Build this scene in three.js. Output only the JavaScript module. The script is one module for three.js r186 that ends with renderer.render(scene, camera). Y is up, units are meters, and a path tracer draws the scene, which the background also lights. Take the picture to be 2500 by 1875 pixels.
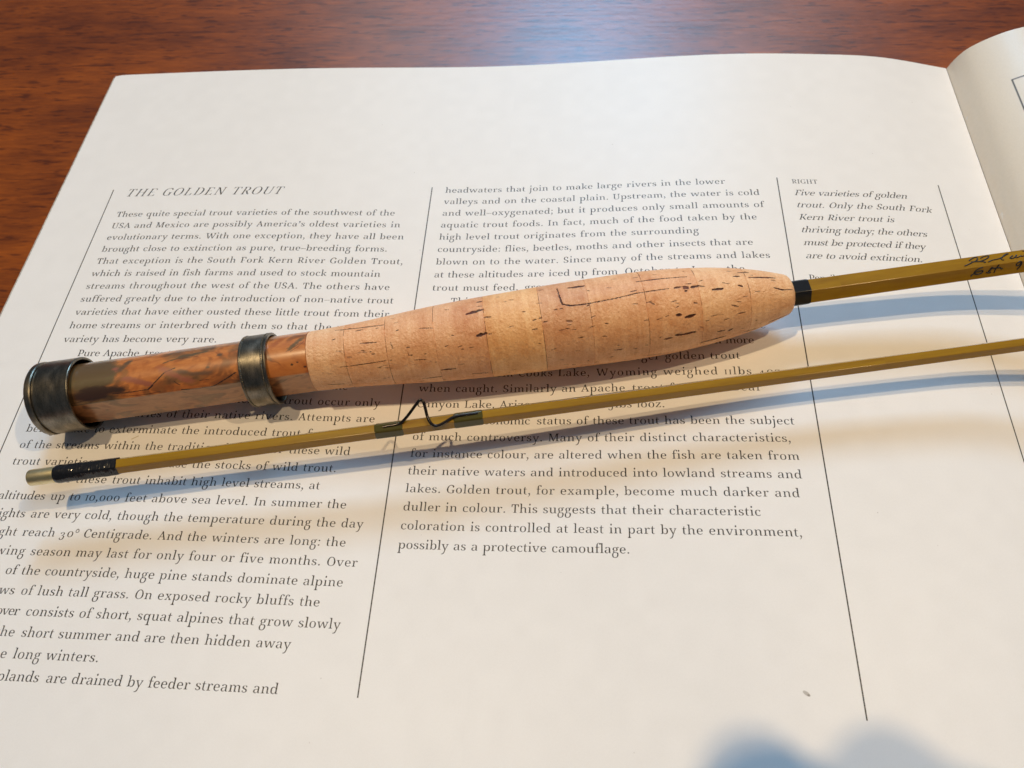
import * as THREE from 'three';
import { mergeGeometries } from 'three/addons/utils/BufferGeometryUtils.js';
import { RoundedBoxGeometry } from 'three/addons/geometries/RoundedBoxGeometry.js';
import { RectAreaLightUniformsLib } from 'three/addons/lights/RectAreaLightUniformsLib.js';
import { MarchingCubes } from 'three/addons/objects/MarchingCubes.js';

// Marks traced on the cork: [width mm, depth, (distance along the grip mm, angle deg) ...]
const PITS = [[0.27,0.8,91.2,-25.4,98.0,-18.4,105.7,-12.9],[0.36,0.45,98.9,15.8,103.5,18.3],[0.27,0.6,97.6,-11.8,99.4,-11.8],[0.22,0.7,92.0,52.3,98.8,51.9,105.3,50.3],[0.13,0.7,116.4,7.5,120.2,10.7],[0.18,0.7,113.8,54.7,117.2,55.6],[0.36,1,120.8,76.8,124.9,76.6],[0.22,1,114.7,94.4,120.5,92.0],[0.22,1,129.4,92.7,133.9,94.0],[0.27,1,86.9,89.2,91.3,91.6],[0.71,0.75,130.4,-2.8,135.0,-6.1],[0.44,0.8,133.7,-24.3,135.1,-24.9],[0.62,1,132.6,31.9,135.2,29.7],[0.22,0.8,135.4,7.3,137.3,8.2],[0.22,0.4,143.0,-16.6,144.2,-15.0],[0.18,0.4,107.6,22.8,108.0,32.5],[0.44,0.25,158.3,29.3,159.8,30.3],[0.18,0.35,112.2,43.7,112.5,47.3],[0.62,0.8,160.6,-21.9,164.9,-20.8],[0.22,1,157.2,-24.9,157.4,-8.1,157.8,5.7,160.0,9.6,164.2,10.6,173.0,8.6,179.4,5.6],[0.18,0.7,179.4,5.6,188.4,4.5],[0.22,0.8,179.9,-13.6,186.3,-14.0,194.5,-13.7],[0.44,0.7,190.1,4.3,191.9,4.1],[0.71,0.6,192.7,3.4,193.8,7.5],[0.36,0.8,192.8,10.6,193.3,10.9],[0.62,0.95,194.8,5.6,197.0,4.8],[0.22,0.8,197.0,4.8,198.6,6.4],[0.62,1,200.7,12.9,203.6,12.4],[0.44,0.9,208.2,-10.5,209.7,-10.4],[0.44,0.8,210.0,-21.0,212.8,-22.6],[0.44,0.95,208.6,8.1,209.7,11.2],[0.53,0.7,212.6,-7.1,220.7,-10.3],[0.44,1,219.2,16.4,221.9,22.6,224.8,22.6],[0.53,1,189.4,41.1,190.5,41.9],[1.24,0.9,191.9,46.2,194.6,44.2],[0.44,0.6,185.5,72.5,187.7,72.2],[0.71,0.8,188.7,69.2,190.7,69.5],[0.53,0.9,190.9,69.7,194.4,69.5],[0.36,0.6,205.6,39.1,207.5,43.0],[0.36,0.5,207.4,54.3,209.4,54.1],[0.31,0.9,201.3,78.0,203.4,78.8],[0.44,0.9,204.6,81.9,205.8,79.4],[0.44,1,196.5,95.4,204.2,93.6],[0.36,1,209.7,99.9,215.0,104.9],[0.62,1,217.9,95.9,224.7,104.7],[0.36,0.5,171.3,78.3,173.0,78.4],[0.22,0.5,176.5,80.2,177.6,81.2],[0.36,0.5,182.4,19.9,183.4,23.4],[0.22,0.6,194.7,28.2,195.6,29.7],[0.18,0.8,179.4,102.1,187.5,106.8],[0.18,0.6,174.2,106.7,176.2,106.3],[0.4,0.25,158.3,28.3,159.7,31.1],[0.13,0.5,148.8,50.3,149.6,121.4]];
// Figure of the burl spacer: [kind, width mm, strength, (distance, angle) ...]
const MARKS = [["olive",7.59,0.9,13.8,-15.3,19.7,-11.8,22.6,-4.8],["olive",4.91,0.7,13.8,14.2,18.6,12.9,23.9,12.1],["dark",3.13,0.7,14.8,37.3,18.9,43.7,22.5,41.4],["dark",2.68,0.6,16.8,28.0,22.8,33.3,28.3,38.2],["pink",1.96,0.7,29.1,16.9,31.7,22.1,34.3,29.8,36.3,34.3],["pink",1.61,0.6,25.6,-8.5,27.2,0.1],["grey",1.52,0.7,27.2,0.1,29.0,-11.9,29.8,-23.9],["grey",0.89,0.7,23.0,8.2,25.5,1.5],["line",0.31,1,25.1,42.3,30.8,43.8,35.6,43.4,37.1,37.8],["line",0.36,0.9,35.6,43.4,38.7,28.2,41.0,16.4,44.0,10.6],["olive",1.34,0.8,44.9,-13.6,48.8,-14.5,53.1,-19.4],["line",0.22,0.8,40.3,-2.5,42.8,-8.4,45.4,-9.0,50.3,-8.8],["olive",0.71,0.7,40.7,-3.7,43.7,-9.2,46.2,-13.9],["grey",1.25,0.6,57.0,-5.4,57.2,-3.1],["grey",0.8,0.55,53.6,17.7,53.8,18.5],["line",0.36,1,45.0,52.7,49.5,55.5,54.3,55.0,58.8,43.3,61.6,34.8],["line",0.27,0.95,43.5,35.2,44.2,40.0,45.0,43.4],["line",0.22,0.8,50.8,40.3,53.6,40.9],["line",0.22,0.8,13.4,50.1,17.9,47.1,24.1,45.6,29.2,50.3],["line",0.22,0.7,29.2,50.3,34.3,52.2,38.8,50.6],["olive",1.34,0.7,77.7,5.7,79.8,-7.0,81.7,-20.9],["line",0.18,0.7,76.8,9.4,79.0,2.3,81.1,-5.4],["line",0.18,0.7,78.1,10.6,80.3,2.1,82.0,-8.1],["dark",0.63,0.8,78.1,34.4,78.3,35.7],["dark",0.45,0.7,79.7,31.7,79.9,32.7],["dark",0.63,0.5,81.7,41.7,81.9,43.0],["grey",1.79,0.35,44.9,17.2,49.2,26.5,54.4,28.4],["pink",2.23,0.4,39.6,6.3,44.8,28.1,48.8,39.9]];
// Pen strokes on the blank: (distance, up, towards viewer) in mm
const INK = [[276.39,3.27,1.1,277.57,3.29,0.77,279.19,3.31,0.18,280.37,3.33,-0.15,280.97,3.38,-0.8,281.0,3.39,-1.29,280.51,3.39,-1.38,279.43,3.38,-1.08,278.32,3.34,-0.46],[278.74,3.32,-0.0,279.91,3.3,0.14,281.23,3.32,0.28,282.34,3.29,0.57,282.73,3.28,0.69,282.31,3.26,0.88],[281.81,3.34,-0.78,282.71,3.36,-1.17,283.73,3.39,-1.36,284.38,3.38,-1.25,284.2,3.35,-0.79,283.3,3.33,-0.29,282.19,3.32,0.06,281.23,3.29,0.31],[283.44,3.26,0.86,284.93,3.27,0.41,286.27,3.27,0.32,287.41,3.29,0.09,288.48,3.3,-0.38,289.53,3.35,-0.83,290.12,3.36,-1.0,289.83,3.35,-1.12,289.0,3.36,-0.81,288.03,3.29,-0.14,287.43,3.29,0.44,287.63,3.27,0.79,288.05,3.25,0.86],[291.08,3.29,-0.14,290.3,3.26,0.26,289.97,3.27,0.6,290.35,3.24,0.76,291.09,3.26,0.63,291.93,3.27,0.11,292.26,3.29,-0.26,291.78,3.29,0.22,291.62,3.26,0.61,292.03,3.25,0.68,292.83,3.25,0.44,293.37,3.29,0.17,293.15,3.25,0.49,293.86,3.26,0.46,294.36,3.25,0.32],[294.35,3.33,-1.27,295.08,3.35,-1.17],[281.43,2.99,2.18,280.59,2.9,2.23,279.79,2.52,2.45,279.22,2.0,2.71,279.12,1.68,2.87,279.55,1.31,3.04,280.35,1.21,3.11,281.27,1.38,3.02,281.71,1.75,2.84,281.56,2.02,2.7,280.76,2.09,2.67,279.75,1.93,2.75,278.99,1.44,2.99,278.38,1.09,3.16,278.55,0.83,3.31],[282.68,1.34,3.02,283.21,1.28,3.07,283.73,1.69,2.83,284.21,2.23,2.57,284.5,2.45,2.47,284.22,2.57,2.4,283.74,2.03,2.66,283.43,1.42,3.0,283.69,1.11,3.13,284.19,1.22,3.08],[286.15,3.15,2.12,285.72,2.44,2.46,285.36,1.81,2.77,285.25,1.15,3.11,285.14,0.91,3.23],[284.63,2.26,2.56,285.76,2.27,2.55,286.65,2.2,2.59,287.08,1.86,2.73,287.52,1.81,2.77],[292.88,2.96,2.17,292.31,3.13,2.1,291.7,2.86,2.21,291.37,2.42,2.46,291.65,2.03,2.63,292.29,2.21,2.57,292.84,2.79,2.25,292.97,2.61,2.35,292.66,1.81,2.75,292.26,1.29,3.04,291.9,0.96,3.21]];

// ---------------------------------------------------------------- place: measured in mm on the page (x along the lines of print, z down the page), turned a little so that the table is level
const THETA = 0.0234, X0 = -35, LIFT = 3.5;
const cT = Math.cos(THETA), sT = Math.sin(THETA);
const V = (x, y, z) => new THREE.Vector3(x, y, z);
const T = (x, y, z) => V((X0 + (x - X0) * cT - y * sT) / 1000, ((x - X0) * sT + y * cT + LIFT) / 1000, z / 1000);
const turn = (v) => V(v.x * cT - v.y * sT, v.x * sT + v.y * cT, v.z);

const scene = new THREE.Scene();
const renderer = new THREE.WebGLRenderer({ antialias: true });
renderer.setSize(1024, 768);
renderer.toneMapping = THREE.LinearToneMapping;
renderer.toneMappingExposure = 1.0;
renderer.shadowMap.enabled = true;
renderer.shadowMap.type = THREE.PCFSoftShadowMap;

// camera
const CAM = [165.891, 201.577, 206.408];
const CX = turn(V(0.99556, -0.07696, -0.05425)), CY = turn(V(-0.00765, 0.50813, -0.86125)), CZ = turn(V(0.09385, 0.85784, 0.50528));
const camera = new THREE.PerspectiveCamera(53.282, 4 / 3, 0.02, 10);
camera.position.copy(T(...CAM));
camera.quaternion.setFromRotationMatrix(new THREE.Matrix4().makeBasis(CX, CY, CZ));
camera.updateMatrixWorld();
camera.focus = 0.228;
camera.userData.fStop = 24;

// light: a window beyond the table and two warm bulbs above it
scene.background = new THREE.Color().setRGB(0.065, 0.082, 0.104);
RectAreaLightUniformsLib.init();
const WIN = { z: -2.8, x: 0.165, y: 2.5, h: 1.4, panes: [
  { x: -0.77, w: 0.52, c: [0.92, 0.96, 1.0], i: 5 },
  { x: 0.02, w: 0.6, c: [0.3, 0.63, 1.0], i: 28 },
  { x: 0.77, w: 0.52, c: [0.88, 0.94, 1.0], i: 5 } ] };
const BULBS = [
  { at: T(592.6, 806.5, 16.4), c: [1.0, 0.75, 0.43], i: 0.72, r: 0.4, label: 'warm glowing bulb hanging low above the right of the book' },
  { at: T(-254.6, 1729.4, -9.6), c: [1.0, 0.75, 0.43], i: 3.9, r: 1.2, label: 'warm glowing bulb hanging high above the left of the book' } ];

// ---------------------------------------------------------------- helpers
let seed = 12345;
const rnd = () => { seed = (seed * 1664525 + 1013904223) >>> 0; return seed / 4294967296; };
const hash = (x, y) => { let n = (x * 374761393 + y * 668265263) | 0; n = Math.imul(n ^ (n >>> 13), 1274126177); return ((n ^ (n >>> 16)) >>> 0) / 4294967296; };
function vnoise(x, y) {
  const xi = Math.floor(x), yi = Math.floor(y), a = x - xi, b = y - yi, u = a * a * (3 - 2 * a), v = b * b * (3 - 2 * b);
  return (hash(xi, yi) * (1 - u) + hash(xi + 1, yi) * u) * (1 - v) + (hash(xi, yi + 1) * (1 - u) + hash(xi + 1, yi + 1) * u) * v;
}
const fbm = (x, y, n = 4) => { let s = 0, a = 0.5, t = 0; for (let i = 0; i < n; i++) { s += a * vnoise(x, y); t += a; a *= 0.5; x = x * 2.03 + 17.1; y = y * 2.03 + 9.7; } return s / t; };
const clamp = (x, a = 0, b = 1) => Math.min(b, Math.max(a, x));
const mix = (a, b, t) => a + (b - a) * t;
const smooth = (a, b, x) => { const t = clamp((x - a) / (b - a)); return t * t * (3 - 2 * t); };

const taken = {};
function numbered(name) { const n = taken[name] = (taken[name] ?? -1) + 1; return n ? name + '_' + String(n).padStart(3, '0') : name; }
function mesh(name, geometry, material, parent) {
  const m = new THREE.Mesh(geometry, material);
  m.name = name; m.castShadow = m.receiveShadow = true;
  parent.add(m);
  return m;
}
function thing(name, label, category, group) {
  const g = new THREE.Group(); g.name = numbered(name); g.userData = { label, category };
  if (group) g.userData.group = group;
  scene.add(g);
  return g;
}
function canvas(w, h) { const c = document.createElement('canvas'); c.width = w; c.height = h; return [c, c.getContext('2d')]; }
function tex(c, srgb, wrap) {
  const t = new THREE.CanvasTexture(c);
  if (srgb) t.colorSpace = THREE.SRGBColorSpace;
  t.wrapS = t.wrapT = wrap ?? THREE.ClampToEdgeWrapping; t.magFilter = THREE.LinearFilter; t.anisotropy = 8;
  return t;
}
function paint(w, h, f) {   // fills a canvas pixel by pixel
  const [c, g] = canvas(w, h), im = g.createImageData(w, h), d = im.data;
  for (let y = 0, k = 0; y < h; y++) for (let x = 0; x < w; x++, k += 4) { const p = f(x, y); d[k] = p[0]; d[k + 1] = p[1]; d[k + 2] = p[2]; d[k + 3] = 255; }
  g.putImageData(im, 0, 0);
  return [c, g];
}
const mat = (o) => new THREE.MeshPhysicalMaterial(o);
const rgb = (r, g, b) => new THREE.Color().setRGB(r, g, b);

function grid(nu, nv, P, U, closeU = false) {   // a sheet of nu x nv points
  const pos = [], uv = [], idx = [];
  for (let j = 0; j < nv; j++) for (let i = 0; i < nu; i++) { const p = P(i, j); pos.push(p.x, p.y, p.z); const q = U ? U(i, j) : [i / (nu - 1), j / (nv - 1)]; uv.push(q[0], q[1]); }
  for (let j = 0; j < nv - 1; j++) for (let i = 0; i < nu - 1; i++) { const a = j * nu + i; idx.push(a, a + 1, a + nu, a + 1, a + nu + 1, a + nu); }
  const g = new THREE.BufferGeometry();
  g.setAttribute('position', new THREE.Float32BufferAttribute(pos, 3)); g.setAttribute('uv', new THREE.Float32BufferAttribute(uv, 2)); g.setIndex(idx);
  g.computeVertexNormals();
  return g;
}
// a solid of revolution about local x; prof = [[s, r], ...] in mm; uv = (s, angle)
function revolve(prof, n = 96, uvf = (s, a) => [s, a], off = [0, 0], crease = 0.5) {
  const pos = [], nor = [], uv = [], idx = [];
  const seg = []; // split profile where it turns sharply
  for (let i = 0; i < prof.length - 1; i++) { const [s0, r0] = prof[i], [s1, r1] = prof[i + 1], l = Math.hypot(s1 - s0, r1 - r0) || 1; seg.push([-(r1 - r0) / l, (s1 - s0) / l]); }
  for (let i = 0; i < seg.length; i++) {
    const same = (a, b) => a && b && a[0] * b[0] + a[1] * b[1] > Math.cos(crease);
    const nA = same(seg[i - 1], seg[i]) ? [seg[i - 1][0] + seg[i][0], seg[i - 1][1] + seg[i][1]] : seg[i];
    const nB = same(seg[i + 1], seg[i]) ? [seg[i + 1][0] + seg[i][0], seg[i + 1][1] + seg[i][1]] : seg[i];
    const b = pos.length / 3;
    for (const [k, nn] of [[i, nA], [i + 1, nB]]) for (let j = 0; j <= n; j++) {
      const a = j / n * Math.PI * 2, c = Math.cos(a), s = Math.sin(a), l = Math.hypot(...nn);
      pos.push(prof[k][0] / 1000, (off[0] + prof[k][1] * c) / 1000, (off[1] + prof[k][1] * s) / 1000);
      nor.push(nn[0] / l, nn[1] / l * c, nn[1] / l * s);
      uv.push(...uvf(prof[k][0], j / n));
    }
    for (let j = 0; j < n; j++) { const p = b + j, q = b + n + 1 + j; idx.push(p, p + 1, q, p + 1, q + 1, q); }
  }
  const g = new THREE.BufferGeometry();
  g.setAttribute('position', new THREE.Float32BufferAttribute(pos, 3)); g.setAttribute('normal', new THREE.Float32BufferAttribute(nor, 3)); g.setAttribute('uv', new THREE.Float32BufferAttribute(uv, 2)); g.setIndex(idx);
  return g;
}
// a prism along local x with a cross-section of [y, z, ny, nz] per corner, scaled by k(s); caps at both ends
function prism(section, stations, k = () => 1, uvf = (s, f) => [s / 50, f]) {
  const pos = [], nor = [], uv = [], idx = [], n = section.length;
  stations.forEach((s) => { for (let j = 0; j <= n; j++) { const q = section[j % n], f = k(s); pos.push(s / 1000, q[0] * f / 1000, q[1] * f / 1000); nor.push(0, q[2], q[3]); uv.push(...uvf(s, j / n)); } });
  for (let i = 0; i < stations.length - 1; i++) for (let j = 0; j < n; j++) { const a = i * (n + 1) + j, b = a + n + 1; idx.push(a, a + 1, b, a + 1, b + 1, b); }
  for (const [e, sg] of [[0, -1], [stations.length - 1, 1]]) {
    const s = stations[e], f = k(s), c = pos.length / 3;
    pos.push(s / 1000, 0, 0); nor.push(sg, 0, 0); uv.push(...uvf(s, 0));
    for (let j = 0; j < n; j++) { pos.push(s / 1000, section[j][0] * f / 1000, section[j][1] * f / 1000); nor.push(sg, 0, 0); uv.push(...uvf(s, j / n)); }
    for (let j = 0; j < n; j++) { const a = c + 1 + j, b = c + 1 + (j + 1) % n; if (sg > 0) idx.push(c, a, b); else idx.push(c, b, a); }
  }
  const g = new THREE.BufferGeometry();
  g.setAttribute('position', new THREE.Float32BufferAttribute(pos, 3)); g.setAttribute('normal', new THREE.Float32BufferAttribute(nor, 3)); g.setAttribute('uv', new THREE.Float32BufferAttribute(uv, 2)); g.setIndex(idx);
  return g;
}
// six-sided cross-section of unit corner radius with eased corners; va = angle of one corner (deg, from up towards the viewer)
function hexSection(va, ease = 0.05, steps = 3) {
  const out = [], R = Math.PI / 180;
  for (let k = 0; k < 6; k++) {
    const c = (va + 60 * k) * R, e = ease, cc = 1 - e / Math.cos(Math.PI / 6);
    for (let i = 0; i <= steps; i++) { const a = c + (-30 + 60 * i / steps) * R; out.push([Math.cos(c) * cc + Math.cos(a) * e, Math.sin(c) * cc + Math.sin(a) * e, Math.cos(a), Math.sin(a)]); }
  }
  return out;
}
// ---------------------------------------------------------------- the page surface
const KN = [-20, 60, 130, 190, 230, 260, 280, 300], HK = [0, 0, -1.69, 0.04, 0.55, -0.95, -2.84, -7.14];
const MM = (() => {
  const n = KN.length, a = new Array(n).fill(0), b = a.slice(), c = a.slice(), d = a.slice(), m = a.slice();
  b[0] = b[n - 1] = 1;
  for (let i = 1; i < n - 1; i++) { const h0 = KN[i] - KN[i - 1], h1 = KN[i + 1] - KN[i]; a[i] = h0; b[i] = 2 * (h0 + h1); c[i] = h1; d[i] = 6 * ((HK[i + 1] - HK[i]) / h1 - (HK[i] - HK[i - 1]) / h0); }
  for (let i = 1; i < n; i++) { const w = a[i] / b[i - 1]; b[i] -= w * c[i - 1]; d[i] -= w * d[i - 1]; }
  m[n - 1] = d[n - 1] / b[n - 1];
  for (let i = n - 2; i >= 0; i--) m[i] = (d[i] - c[i] * m[i + 1]) / b[i];
  return m;
})();
function leftH(u) {
  let i = 0; while (i < KN.length - 2 && u > KN[i + 1]) i++;
  const d = KN[i + 1] - KN[i], a = (KN[i + 1] - u) / d, c = (u - KN[i]) / d;
  return a * HK[i] + c * HK[i + 1] + ((a ** 3 - a) * MM[i] + (c ** 3 - c) * MM[i + 1]) * d * d / 6;
}
const RIGHT = new THREE.CatmullRomCurve3([[308.4, -9.1], [309.9, -4.9], [312.7, -0.5], [321.4, 5.37], [329.3, 8.2], [343, 9.9], [360, 10.1], [400, 8.6], [480, 3.5], [560, -2], [650, -9]].map(([x, y]) => V(x, y, 0)), false, 'centripetal');
const VT = -64.9, VB = 226, UL = -35.4;

// ---------------------------------------------------------------- tabletop
const woodC = paint(2048, 2048, (x, y) => {   // 0.6 m square, grain along x
  const mx = x * 0.293, my = y * 0.293;
  const wav = my + 4 * fbm(mx * 0.01, my * 0.02 + 3, 3);
  const band = fbm(mx * 0.006 + 5, wav * 0.05, 4), streak = fbm(mx * 0.09, wav * 0.75 + 40, 4), fine = fbm(mx * 0.3, wav * 2.2 + 90, 3);
  const blot = fbm(mx * 0.035 + 30, my * 0.06, 4);
  let t = 0.56 + 0.45 * (band - 0.5) + 0.42 * (streak - 0.5) + 0.34 * (fine - 0.5) + 0.7 * (blot - 0.5);
  t -= 0.42 * smooth(0.6, 0.8, fbm(mx * 0.16 + 7, wav * 0.95, 3));
  t = clamp(t, 0, 1);
  return [mix(82, 170, t), mix(32, 86, t), mix(0, 13, t)];
})[0];
const woodB = paint(1024, 1024, (x, y) => { const mx = x * 0.586, my = y * 0.586; const v = 128 + 150 * (fbm(mx * 0.06, my * 0.9, 4) - 0.5) + 70 * (fbm(mx * 0.5, my * 0.7, 2) - 0.5); return [v, v, v]; })[0];
const wt = tex(woodC, true, THREE.MirroredRepeatWrapping), wb = tex(woodB, false, THREE.MirroredRepeatWrapping);
const tableMat = mat({ map: wt, bumpMap: wb, bumpScale: 0.00009, roughness: 0.34, specularIntensity: 0.95 });
{
  const g = new RoundedBoxGeometry(1.3, 0.03, 0.9, 3, 0.004), p = g.attributes.position, uv = g.attributes.uv;
  for (let i = 0; i < p.count; i++) uv.setXY(i, (p.getX(i) + 0.65) / 0.6, (p.getZ(i) + 0.45) / 0.6);
  const t = mesh('tabletop', g, tableMat, scene);
  t.position.set(0.2, -0.015, 0.07);
  t.userData = { kind: 'structure', label: 'red-brown wooden tabletop under the open book' };
}

// ---------------------------------------------------------------- book
const PX = 4096 / 345.5;   // pixels per mm of the printed sheet, which is split over four textures
const inkCol = 'rgb(16,10,8)';
function paperCanvas(w, h, base) {
  return paint(w, h, (x, y) => { const n = (vnoise(x * 0.02, y * 0.02) - 0.5) * 3 + (hash(x >> 1, y >> 1) - 0.5) * 3; return [base[0] + n, base[1] + n, base[2] + n]; });
}
// one line of print, set between u0 and u1 on baseline v
function setLine(text, u0, u1, v, o = {}) {
  const size = o.size ?? 3.62, K = 2, S = PX * K, f = size * S;
  const W = Math.ceil((u1 - u0 + 8) * S), H = Math.ceil(size * 1.5 * S), base = Math.round(size * 1.05 * S);
  const [c, x] = canvas(W, H);
  x.fillStyle = o.color ?? inkCol; x.textBaseline = 'alphabetic'; x.lineJoin = 'round'; const thin = (o.thin ?? 0.01) * S;
  const chars = [...text], plain = (ch) => { x.font = `${f}px serif`; return x.measureText(ch).width; };
  const small = { 0: 'o', 1: 'I' };
  const wid = chars.map((ch) => (ch === '1' ? plain('I') * 0.76 : ch === '0' ? plain('o') : ch === '°' ? plain('°') : plain(ch)) * (ch === ' ' ? 1.3 : 1));
  const total = wid.reduce((a, b) => a + b, 0), gap = ((u1 - u0) * S - total) / Math.max(1, chars.length - 1);
  let at = 4 * S;
  chars.forEach((ch, i) => {
    x.save(); x.translate(at, base);
    if (o.italic) x.transform(1, 0, -(o.italic), 1, 0, 0);
    if (ch === '1') { x.scale(0.76, 0.74); x.font = `${f}px serif`; x.fillText('I', 0, 0); }
    else if ('3459'.includes(ch)) { x.font = `${f * 0.86}px serif`; x.fillText(ch, 0, f * 0.17); }
    else { x.font = `${f}px serif`; x.fillText(small[ch] ?? ch, 0, 0); x.globalCompositeOperation = 'destination-out'; x.lineWidth = thin; x.strokeText(small[ch] ?? ch, 0, 0); }
    x.restore();
    at += wid[i] + gap;
  });
  const [c2, x2] = canvas(W, H); x2.drawImage(c, 0, 0);   // thin the level strokes and serifs, as in an old-style face
  x.globalCompositeOperation = 'destination-in'; x.drawImage(c2, 0, (o.slim ?? 0.085) * S); x.globalCompositeOperation = 'source-over';
  // old-style proportions: long ascenders and descenders on a modest x-height
  const xh = Math.round(size * 0.545 * S), ys = (v) * PX;
  const X = (u0 - 4 - UL) * PX, w = W / K, kx = o.caps ? 1 : 0.87, zones = [[0, base - xh, o.caps ? 1 : 1.42], [base - xh, base, kx], [base, H, 1.45]];
  const up = xh / K * kx, y0 = ys - VT * PX;
  for (const [a, b, k] of zones) {
    const h = (b - a) / K * k, top = a === 0 ? y0 - up - h : a === base ? y0 : y0 - up;
    each((g) => g.drawImage(c, 0, a, W, b - a, X, top, w, h));
  }
}
const LEAD = 5.6, V0 = 0;
const QW = 2048, QH = 1728, quads = [0, 1, 2, 3].map((i) => { const [c, g] = paperCanvas(QW, QH, [241, 237, 234]); g.imageSmoothingEnabled = true; g.imageSmoothingQuality = 'high'; return { c, g, ox: (i % 2) * QW, oy: (i >> 1) * QH }; });
const each = (f) => { for (const q of quads) { q.g.save(); q.g.translate(-q.ox, -q.oy); f(q.g); q.g.restore(); } };
{
  const L1 = -8.2, L2 = 114.6, print = [   // [line, words, from, to, words, from, to ...]
    [3, 'These quite special trout varieties of the southwest of the', L1, 97.4], [4, 'USA and Mexico are possibly America’s oldest varieties in', L1, 100.1],
    [5, 'evolutionary terms. With one exception, they have all been', L1, 102.1], [6, 'brought close to extinction as pure, true–breeding forms.', L1, 97.0],
    [7, 'That exception is the South Fork Kern River Golden Trout,', L1, 103.2], [8, 'which is raised in fish farms and used to stock mountain', L1, 96.1],
    [9, 'streams throughout the west of the USA. The others have', L1, 100.1], [10, 'suffered greatly due to the introduction of non–native trout', L1, 102.1],
    [11, 'varieties that have either ousted these little trout from their', L1, 101.4], [12, 'home streams or interbred with them so that', L1, 75.0, 'the native', 77, 96.5],
    [13, 'variety has become very rare.', L1, 45.6], [14, 'Pure Apache', -1.2, 20.4, 'trout and Gila trout are now found only', 22.2, 96],
    [15, 'in a few small creeks of the high country, and even', L1, 88], [16, 'there they are seldom seen or caught, so that when the', L1, 92.3],
    [17, 'and the few left in the south', L1, 46.5, 'are Mexican', 48.6, 70.8, 'trout occur only', 72.7, 103.2],
    [18, 'only in the tribu', L1, 24.1, 'taries of their native rivers. Attempts are', 24.4, 102.4], [19, 'being made to exterminate the introduced trout', L1, 80.3, 'from some', 82.2, 99],
    [20, 'of the streams within the traditi', L1, 51.4, 'onal homes of', 51.7, 75.9, 'these wild', 77.8, 96.6], [21, 'trout varieties and to increase the stocks of wild trout.', L1, 93.4],
    [22, 'Most of these', -1.2, 24.3, 'trout inhabit high level streams, at', 26, 89.4], [23, 'altitudes', L1, 6.9, 'up to 10,000 feet above sea level. In summer the', 8.5, 98.2],
    [24, 'nights', L1, 2.8, 'are very cold, though the temperature during the day', 4.5, 104.0], [25, 'might', L1, 2.4, 'reach 30° Centigrade. And the winters are long: the', 4.1, 99.9],
    [26, 'growing', L1, 7.2, 'season may last for only four or five months. Over', 8.9, 104.1], [27, 'much', L1, 1.9, 'of the countryside, huge pine stands dominate alpine', 3.5, 101.0],
    [28, 'meadows', L1, 8.7, 'of lush tall grass. On exposed rocky bluffs the', 10.5, 95.6], [29, 'ground cover', L1, 12.4, 'consists of short, squat alpines that grow slowly', 14.2, 102.2],
    [30, 'during the', L1 + 2, 13.3, 'short summer and are then hidden away', 15.2, 89.9], [31, 'through the', L1, 13.3, 'long winters.', 15.1, 39.4], [32, 'These uplands', -1.2, 24.7, 'are drained by feeder streams and', 26.6, 88.9],
    [1, 'headwaters that join to make large rivers in the lower', L2, 214.8], [2, 'valleys and on the coastal plain. Upstream, the water is cold', L2, 226.1],
    [3, 'and well–oxygenated; but it produces only small amounts of', L2, 226.9], [4, 'aquatic trout foods. In fact, much of the food taken by the', L2, 224.0],
    [5, 'high level trout originates from the surrounding', L2, 204.2], [6, 'countryside: flies, beetles, moths and other insects that are', L2, 221.6],
    [7, 'blown on to the water. Since many of the streams and lakes', L2, 226.5], [8, 'at these altitudes are iced up from', L2, 176.8, 'October to June, the', 179, 217.8],
    [9, 'trout must feed,', L2, 143.8, 'grow and breed in a short season.', 145.8, 207], [10, 'This means that most of these wild mountain fish', 121.4, 213],
    [11, 'stay small, but where there is more food in the deeper lakes', L2, 224], [12, 'they live for years and reach a good size; in some of these', L2, 222.0],
    [13, 'waters a fish may grow on to weigh five pounds or even more', L2, 217.9], [14, 'and will be taken. The best of the larger golden trout', L2, 213.1],
    [15, 'fish taken from Cooks Lake,', L2, 167.6, 'Wyoming weighed 11lbs', 169.5, 216.0, '4oz', 218, 224.5], [16, 'when caught. Similarly an Apache', L2, 178.3, 'trout from the Bear', 180.3, 218.3],
    [17, 'Canyon Lake, Arizona, weighed 5lbs 10oz.', L2, 189.9], [18, 'The economic', 126.4, 149.9, 'status of these trout has been the subject', 151.8, 226.3],
    [19, 'of much controversy. Many of their distinct characteristics,', L2, 224.6], [20, 'for instance colour, are altered when the fish are taken from', L2, 226.3],
    [21, 'their native waters and introduced into lowland streams and', L2, 226.2], [22, 'lakes. Golden trout, for example, become much darker and', L2, 224.9],
    [23, 'duller in colour. This suggests that their characteristic', L2, 213.9], [24, 'coloration is controlled at least in part by the environment,', L2, 224.0],
    [25, 'possibly as a protective camouflage.', L2, 178.6]];
  const L3 = 237.6, col3 = [[2, 'Five varieties of golden', L3, 276.0], [3, 'trout. Only the South Fork', L3, 283.3], [4, 'Kern River trout is', L3, 269.4], [5, 'thriving today; the others', L3, 279.2], [6, 'must be protected if they', L3, 277.4], [7, 'are to avoid extinction.', L3, 275.3]];
  for (const [k, ...w] of print) for (let i = 0; i < w.length; i += 3) setLine(w[i], w[i + 1], w[i + 2], k * LEAD);
  for (const [k, t, a, b] of col3) setLine(t, a, b, k * LEAD, { italic: 0.34 });
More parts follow.
